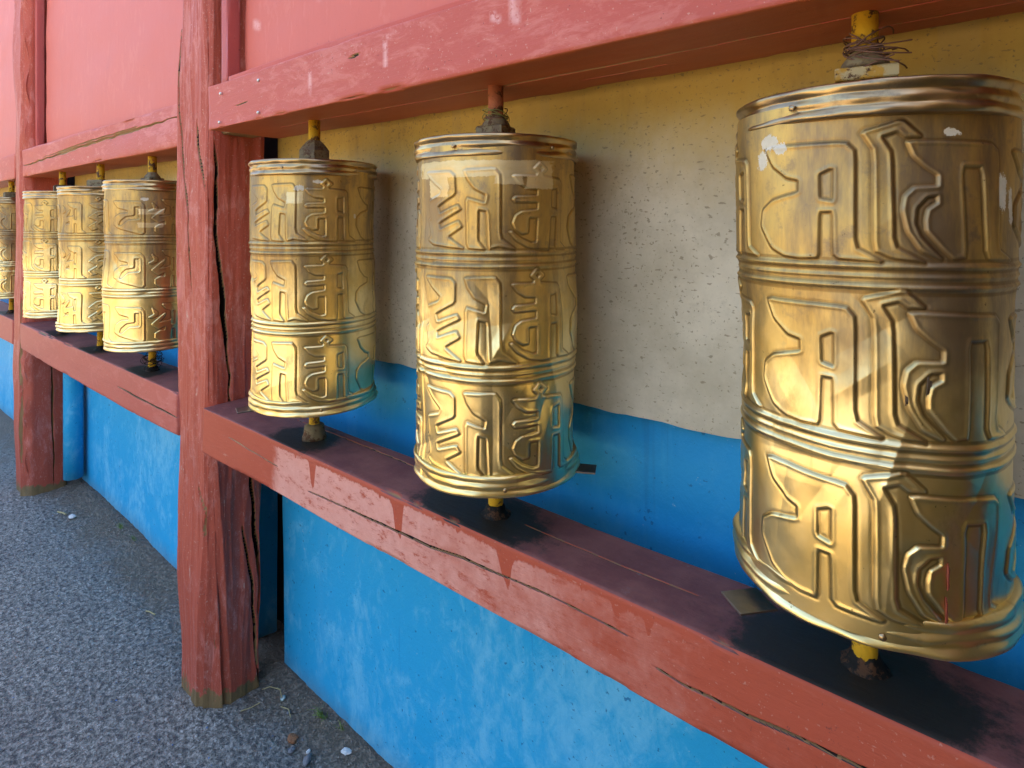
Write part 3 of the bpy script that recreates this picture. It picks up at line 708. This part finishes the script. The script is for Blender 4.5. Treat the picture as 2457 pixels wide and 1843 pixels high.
def tube(name, pts, rad, mat, parent=None, n=6, loc=(0, 0, 0)):
    pts = [np.array(q, float) for q in pts]; V = []
    for i, q in enumerate(pts):
        d = pts[min(i + 1, len(pts) - 1)] - pts[max(i - 1, 0)]; d /= (np.linalg.norm(d) + 1e-9)
        a = np.cross(d, (0, 0, 1) if abs(d[2]) < .9 else (1, 0, 0)); a /= np.linalg.norm(a); b = np.cross(d, a)
        rr = rad[i] if isinstance(rad, (list, tuple)) else rad
        for k in range(n):
            t = 2 * math.pi * k / n; V.append(q + rr * (math.cos(t) * a + math.sin(t) * b))
    return V, [grid_faces(n, len(pts), True)]

def strands(name, parent, mat, seed, n, r0, r1, z0, z1, rad, loops=1.4):
    rg = random.Random(seed); VV = []; FF = []; off = 0
    for i in range(n):
        a = rg.uniform(0, 6.28); rr = rg.uniform(r0, r1); z = rg.uniform(z0, z1); pts = []
        m = 22; k1, k2, k3, k4 = rg.uniform(0, 6), rg.uniform(0, 6), rg.uniform(.4, 1) * loops, rg.uniform(-.5, .5)
        out = rg.random() < .15
        for j in range(m):
            t = j / (m - 1); q = rr + .006 * math.sin(5 * t + k1) + (.03 * max(0, t - .7) / .3 if out else 0)
            an = a + k3 * 6.28 * t
            tl = k4 * q; pts.append((q * math.cos(an), q * math.sin(an), z + (z1 - z0) * .35 * math.sin(4 * t + k2) + tl * math.sin(an + k1)))
        V, F = tube('', pts, rad, mat, n=5)
        VV += V; FF += [f + off for f in F]; off += len(V)
    return mesh_obj(name, VV, FF, mat, parent)

def rim_profile(base, flare, up):
    # z offsets measured away from the drum end
    pr = [(DR - .004, 0), (DR + .0035, .001), (DR + .0055, .006), (DR + .0035, .011), (DR + .002, .013), (DR + .005, .018), (DR + .0055, .021), (DR + .003, .026),
          (DR + .0022, .028), (DR + .0052, .032), (DR + .0068, .036), (DR + .0052, .040), (DR - .002, .0415), (DR - .02, .040)]
    return [(r_, base + (z_ if up else -z_)) for r_, z_ in pr]

def smooth_prof(pr, it=1):
    for _ in range(it):
        o = [pr[0]]
        for a, b in zip(pr[:-1], pr[1:]):
            o += [(a[0] * .75 + b[0] * .25, a[1] * .75 + b[1] * .25), (a[0] * .25 + b[0] * .75, a[1] * .25 + b[1] * .75)]
        o.append(pr[-1]); pr = o
    return pr

def box(name, mat, parent, c, s, rz=0.0, bev=.1):
    """bevelled plate: c centre, s sizes"""
    hx, hy, hz = s[0] / 2, s[1] / 2, s[2] / 2; b = min(hx, hy, hz) * bev * 2
    prof = []
    for sx, sy in ((-1, -1), (1, -1), (1, 1), (-1, 1)):
        prof.append((sx, sy))
    V = []
    for z, ins in ((-hz, b), (-hz + b, 0), (hz - b, 0), (hz, b)):
        for sx, sy in prof: V.append((sx * (hx - ins), sy * (hy - ins), z))
    V = np.array(V); cs, sn = math.cos(rz), math.sin(rz)
    V = np.stack([V[:, 0] * cs - V[:, 1] * sn, V[:, 0] * sn + V[:, 1] * cs, V[:, 2]], 1) + np.array(c)
    return mesh_obj(name, V, [grid_faces(4, 4, True), np.arange(4)[::-1], np.arange(12, 16)], mat, parent, smooth=False)

RAILZ = 1.015
def wheel(i, label, facing, nu, nv, dents, axle_mat, nut_kind, cre=(), share=None, btop=1.872, zk=1.0, flakes=(), tapes=(), rk=1.0, knob=False, nutz=0.0):
    x = WHEEL_X[i]; af = math.atan2(-x, AX); rz = af - R(facing)
    root = empty('prayer_wheel', (x, AX, RAILZ), rz)
    tag(root, label, "prayer wheel", "brass prayer wheels in a row along the wall")
    if share:
        for ch in share.children:
            if ch.name.split('.')[0] in ('drum', 'top_rim', 'bottom_rim', 'lower_axle', 'upper_axle', 'axle_nut', 'axle_socket', 'drum_lid', 'collar'):
                c = ch.copy(); COL.objects.link(c); c.parent = root
        return root
    drum(root, nu, nv, 100 + i * 13, dents, cre, zk, flakes, tapes)
    W = Wob(200 + i, 5); wobf = lambda A, z: .0026 * W(np.sin(A), np.cos(A), z * 20)
    n = 160 if nu > 400 else 90
    lathe('top_rim', smooth_prof(rim_profile(.7005, 1, True), 2), RIM, root, n=n, wob=wobf)
    lathe('bottom_rim', smooth_prof(rim_profile(.737 - .589 * zk, 1, False), 2), BRASS, root, n=n, wob=wobf)
    lathe('drum_lid', [(.0, .734), (.10, .733), (.139, .737)][::-1], RIM, root, n=48)
    h = btop - RAILZ
    for c in root.children:
        if rk != 1: c.scale = (rk, rk, 1)
    lathe('upper_axle', [(.0155, .733), (.0155, h * .5 + .37), (.0155, h + .01)], axle_mat, root, n=20)
    lathe('lower_axle', [(.0150, .002), (.0150, .03), (.0140, .035), (.0140, .14)], AXLE, root, n=20)
    lathe('axle_socket', [(.031, -.004), (.031, .012), (.026, .022), (.027, .036), (.018, .042)] if knob else [(.030, -.004), (.030, .002), (.022, .008), (.018, .018), (.0155, .022)], NUT if knob else GREASE, root, n=22, wob=lambda A, z: .002 * W(np.sin(A) * 2, np.cos(A) * 2, z * 60))
    if nut_kind == 'hex':
        m = 6
        pr = [(.044, .735), (.044, .776), (.038, .784), (.026, .798), (.016, .806)]
        o = lathe('axle_nut', pr, NUT, root, n=6, rz=.3)
        o.data.polygons.foreach_set('use_smooth', [False] * len(o.data.polygons))
    elif nut_kind == 'square':
        q = .070 if i == 0 else .058
        box('axle_nut', NUT_YELLOW if i == 0 else NUT, root, (0, 0, .745 + nutz), (q, q, .016 if i == 0 else .026), .2 - rz)
        lathe('collar', [(.030, .756 + nutz), (.027, .764 + nutz), (.018, .776 + nutz), (.016, .780 + nutz)], NUT, root, n=20)
    else:
        box('axle_nut', NUT, root, (0, 0, .755), (.075, .075, .045), .6 - rz)
    return root

V_AX = AXLE
PW = [None] * 7
PW[0] = wheel(0, "largest and nearest brass prayer wheel, at the right, with brown twine round its axle", 163, 900, 560, 48, AXLE, 'square',
     zk=.974, rk=.982, nutz=.030, flakes=[(122, .680, 7, .013), (129, .672, 5, .010), (196, .680, 5, .006), (219, .615, 4.5, .028), (225, .60, 3, .03), (118, .66, 4, .02)],
     cre=[(146, .265, 60, .05, .02, -.0030), (128, .40, 75, .06, .03, .0026), (140, .385, 120, .05, .03, -.0032), (160, .40, 40, .03, .016, .0024), (135, .30, 5, .05, .03, -.003),
          (150, .29, 80, .04, .025, .003), (172, .22, 85, .07, .02, .0026), (178, .20, 110, .05, .018, -.0024), (200, .24, 130, .05, .03, -.0026), (110, .47, 40, .04, .03, -.003)])
PW[1] = wheel(1, "second brass prayer wheel from the right, with a pale taped strip under its rim", 58, 760, 480, 42, AXLE_RED, 'square',
     zk=1.008, nutz=.018, tapes=[(45, .680, 50, .014), (66, .664, 9, .012), (16, .650, 9, .020), (88, .668, 10, .022)],
     cre=[(54, .42, 95, .06, .022, -.0045), (60, .37, 60, .04, .016, .003), (50, .46, 130, .03, .018, -.003), (56, .22, 90, .08, .02, -.0035), (70, .27, 60, .04, .02, -.0028), (88, .25, 70, .05, .02, -.0025), (100, .3, 100, .05, .025, .0025)])
PW[2] = wheel(2, "brass prayer wheel just right of the split post, under a faceted dull nut", 77, 640, 400, 38, AXLE, 'hex', knob=True,
     flakes=[(64, .668, 8, .010), (80, .685, 6, .006), (116, .60, 2, .01)], tapes=[(60, .645, 7, .014)])
PW[3] = wheel(3, "brass prayer wheel just left of the split post, two tape scraps near its top", 277, 420, 270, 32, AXLE, 'square', btop=1.862,
     flakes=[(268, .67, 8, .009)], tapes=[(276, .624, 15, .010), (275, .574, 15, .009)])
PW[4] = wheel(4, "brass prayer wheel in the middle of the three between the two posts", 338, 420, 270, 32, AXLE, 'block', btop=1.862, flakes=[(132, .67, 14, .016)])
PW[5] = wheel(5, "brass prayer wheel just right of the slimmer post, white scuff near its top", 115, 0, 0, 0, AXLE, 'block', share=PW[4])
PW[6] = wheel(6, "brass prayer wheel half hidden behind the slimmer post at the far left", 200, 0, 0, 0, AXLE, 'block', share=PW[4])

def drum_of(i): return [c for c in PW[i].children if c.name.startswith('drum') and 'lid' not in c.name][0]
# wheel 1 extras
d = drum_of(0)
patch('scrawl', d, 184.2, 186.2, .396, .424, DARKMARK, 5, rag=.5, r=DR + .0032)
patch('scrawl', d, 176.8, 177.8, .388, .402, DARKMARK, 6, rag=.4)
patch('red_mark', d, 191.7, 192.6, .192, .228, REDMARK, 7, rag=.1, r=DR + .0030)
patch('red_mark', d, 191.1, 191.9, .160, .190, REDMARK, 8, rag=.12, r=DR + .0030)
strands('twine', PW[0], TWINE, 4, 30, .0155, .020, .792, .822, .0010)
def rivet(i, a, z, r0):
    t = R(a); V = []
    for th in np.linspace(0, np.pi / 2, 4):
        for ph in np.linspace(0, 2 * np.pi, 9)[:-1]:
            u, v, w = .0042 * math.sin(th) * math.cos(ph), .0042 * math.sin(th) * math.sin(ph), .0022 * math.cos(th)
            V.append(((r0 + w) * math.sin(t) + u * math.cos(t), -(r0 + w) * math.cos(t) + u * math.sin(t), z + v))
    mesh_obj('rivet', V, [grid_faces(8, 4, True)], RIM, PW[i])
for i in (0, 1, 2):
    fc = (163, 58, 77)[i]; k = (.974, 1.008, 1)[i]; rr = (DR + .0045) * (.982 if i == 0 else 1)
    rivet(i, fc - 28, .719, rr); rivet(i, fc + 6, .737 - .589 * k - .0245, rr); rivet(i, fc + 40, .719, rr)
# striker tabs at the foot of the drums
def tab(i, world_deg, w=.035, l=.06):
    a = R(world_deg); rz = PW[i].rotation_euler.z
    la = a - rz; rr = DR + l * .22
    o = box('striker_tab', STEEL, PW[i], (rr * math.sin(la), -rr * math.cos(la), .106), (w, l, .003), la)
    return o
tab(0, -40, .045, .05); tab(1, 118, .04, .06); tab(2, -20, .045, .05)
# wheel 2 extras
strands('wire_wrap', PW[1], WIRE, 7, 8, .0165, .024, .785, .803, .0009)
strands('twine', PW[1], TWINE, 9, 12, .0155, .020, .783, .800, .0011)
strands('hair_tuft', PW[3], GREASE, 17, 9, .018, .034, .03, .08, .0012)
# ------------------------------------------------------------------ small things on the ground
def stone(name, x, y, r, mat, label, cat, seed, sq=(1, 1, .6)):
    rg = np.random.RandomState(seed); nu, nv = 14, 9
    th = np.linspace(0, np.pi, nv); ph = np.linspace(0, 2 * np.pi, nu, endpoint=False); PH, TH = np.meshgrid(ph, th)
    W = Wob(seed, 2.2, 8, 3)
    D = np.stack([np.sin(TH) * np.cos(PH), np.sin(TH) * np.sin(PH), np.cos(TH)], -1)
    rr = r * (1 + .22 * W(D[..., 0], D[..., 1], D[..., 2]))[..., None]
    V = D * rr * np.array(sq); z = float(.010 * math.exp(-(((x + 2.13) / .2) ** 2 + ((y - .86) / .12) ** 2)) + .016 * math.exp(-((y - 1.12) / .07) ** 2))
    o = mesh_obj(name, V.reshape(-1, 3), [grid_faces(nu, nv, True)], mat, None, (x, y, z + r * sq[2] * .55), rz=seed * .7, smooth=seed % 2 == 0)
    tag(o, label, cat); return o
stone('glass_bead', -1.862, 1.045, .009, GLASSY, "round greenish glassy bead on the dirt behind the split post", "bead", 2, (1, 1, .9))
stone('clod', -1.70, .985, .014, STONE_B, "rusty brown clod on the dirt near the split post", "clod", 3)
stone('pebble', -1.668, .965, .010, STONE_G, "dark pebble right beside the rusty brown clod", "pebble", 4)
stone('stone_chip', -1.53, 1.062, .013, STONE_W, "flat white chip lying by the foot of the near blue wall", "chip", 5, (1.5, .8, .35))
stone('stone_chip', -1.625, .995, .007, STONE_W, "small white chip beside the dark lump near the wall", "chip", 7, (1.2, .8, .5))
stone('pebble', -1.60, .975, .014, STONE_G, "dark jagged lump between the clod and the white chip", "pebble", 8, (1.2, .8, .7))
stone('stone_chip', -3.90, .965, .016, STONE_W, "whitish chip on the asphalt near the slimmer post", "chip", 9)
stone('pebble', -1.80, 1.03, .008, STONE_G, "small grey pebble close to the glassy bead", "pebble", 10)
rg = np.random.RandomState(77); VV = []; FF = []; off = 0
for i in range(420):
    x = rg.uniform(-4.3, -1.2); y = 1.10 - abs(rg.normal(0, .075)) if i % 4 else rg.uniform(.3, 1.08)
    if -2.21 < x < -1.95 and .83 < y < 1.05: continue
    r = rg.uniform(.0012, .0045) * (1.3 if rg.rand() < .1 else 1); q = rg.normal(0, 1, (6, 3)) * .25
    base = np.array([(1, 0, 0), (-1, 0, 0), (0, 1, 0), (0, -1, 0), (0, 0, .7), (0, 0, -.7)]) + q
    VV.append(base * r + (x, y, .016 * math.exp(-((y - 1.12) / .07) ** 2) + r * .5))
    FF.append(np.array([(0, 2, 4), (2, 1, 4), (1, 3, 4), (3, 0, 4), (2, 0, 5), (1, 2, 5), (3, 1, 5), (0, 3, 5)]) + off); off += 6
GRIT = simple('loose_grit', (.27, .24, .20), .85, 0, .7, 25)
tag(mesh_obj('grit', np.concatenate(VV), FF, GRIT, smooth=False), "loose grit gathered along the foot of the wall", kind='stuff')
def straw(pts, label, seed, rad=.0016, mat=STRAW):
    c = np.array(pts[0]); V, F = tube('', [np.array(q) - c for q in pts], rad, mat, n=5)
    o = mesh_obj('straw', V, F, mat, None, tuple(c)); tag(o, label, "straw", "dry straws lying on the ground")
straw([(-2.72, .925, .006), (-2.70, .932, .008), (-2.665, .94, .006)], "short pale straw lying alone on the open asphalt", 1, .0028)
straw([(-1.95, 1.02, .012), (-1.93, 1.035, .022), (-1.89, 1.05, .024), (-1.86, 1.04, .018)], "bent straw arching from the foot of the split post", 2)
straw([(-1.90, .985, .014), (-1.905, .96, .012), (-1.92, .93, .010)], "straw pointing away from the split post's back corner", 3)
straw([(-1.83, 1.02, .016), (-1.80, 1.03, .016), (-1.77, 1.02, .013)], "straw lying beside the glassy bead", 4)
straw([(-4.02, .93, .008), (-3.98, .945, .009), (-3.95, .95, .007)], "yellowish straw near the whitish chip by the slimmer post", 5, .005)
def tuft(x, y, n, h, label, seed):
    rg = random.Random(seed); VV = []; FF = []; off = 0
    for i in range(n):
        a = rg.uniform(-2.9, -.2) if rg.random() < .8 else rg.uniform(0, 6.28); L = h * rg.uniform(.45, 1.1); le = rg.uniform(.2, 1.0)
        bx, by = rg.uniform(-.018, .018), rg.uniform(-.008, .006); w = rg.uniform(.0012, .0024)
        dx, dy = math.cos(a), math.sin(a)
        for j in range(5):
            t = j / 4; r_ = le * L * t ** 1.6; z = L * t * (1 - .45 * le * t); ww = w * (1 - t * .92)
            VV += [(bx + dx * r_ - dy * ww, by + dy * r_ + dx * ww, z), (bx + dx * r_ + dy * ww, by + dy * r_ - dx * ww, z + .0006)]
        FF.append(grid_faces(2, 5) + off); off += 10
    o = mesh_obj('grass_tuft', VV, FF, GRASS, None, (x, y, .012)); tag(o, label, "grass tuft", "grass tufts along the wall foot"); return o
tuft(-1.69, 1.085, 30, .05, "largest grass tuft, at the foot of the near blue wall", 1)
tuft(-1.61, 1.095, 9, .035, "thin grass blades right of the largest tuft", 2)
tuft(-3.55, 1.09, 16, .035, "small grass tuft at the wall foot nearer the slimmer post", 3)
tuft(-3.36, 1.09, 14, .03, "small grass tuft at the wall foot nearer the split post", 4)
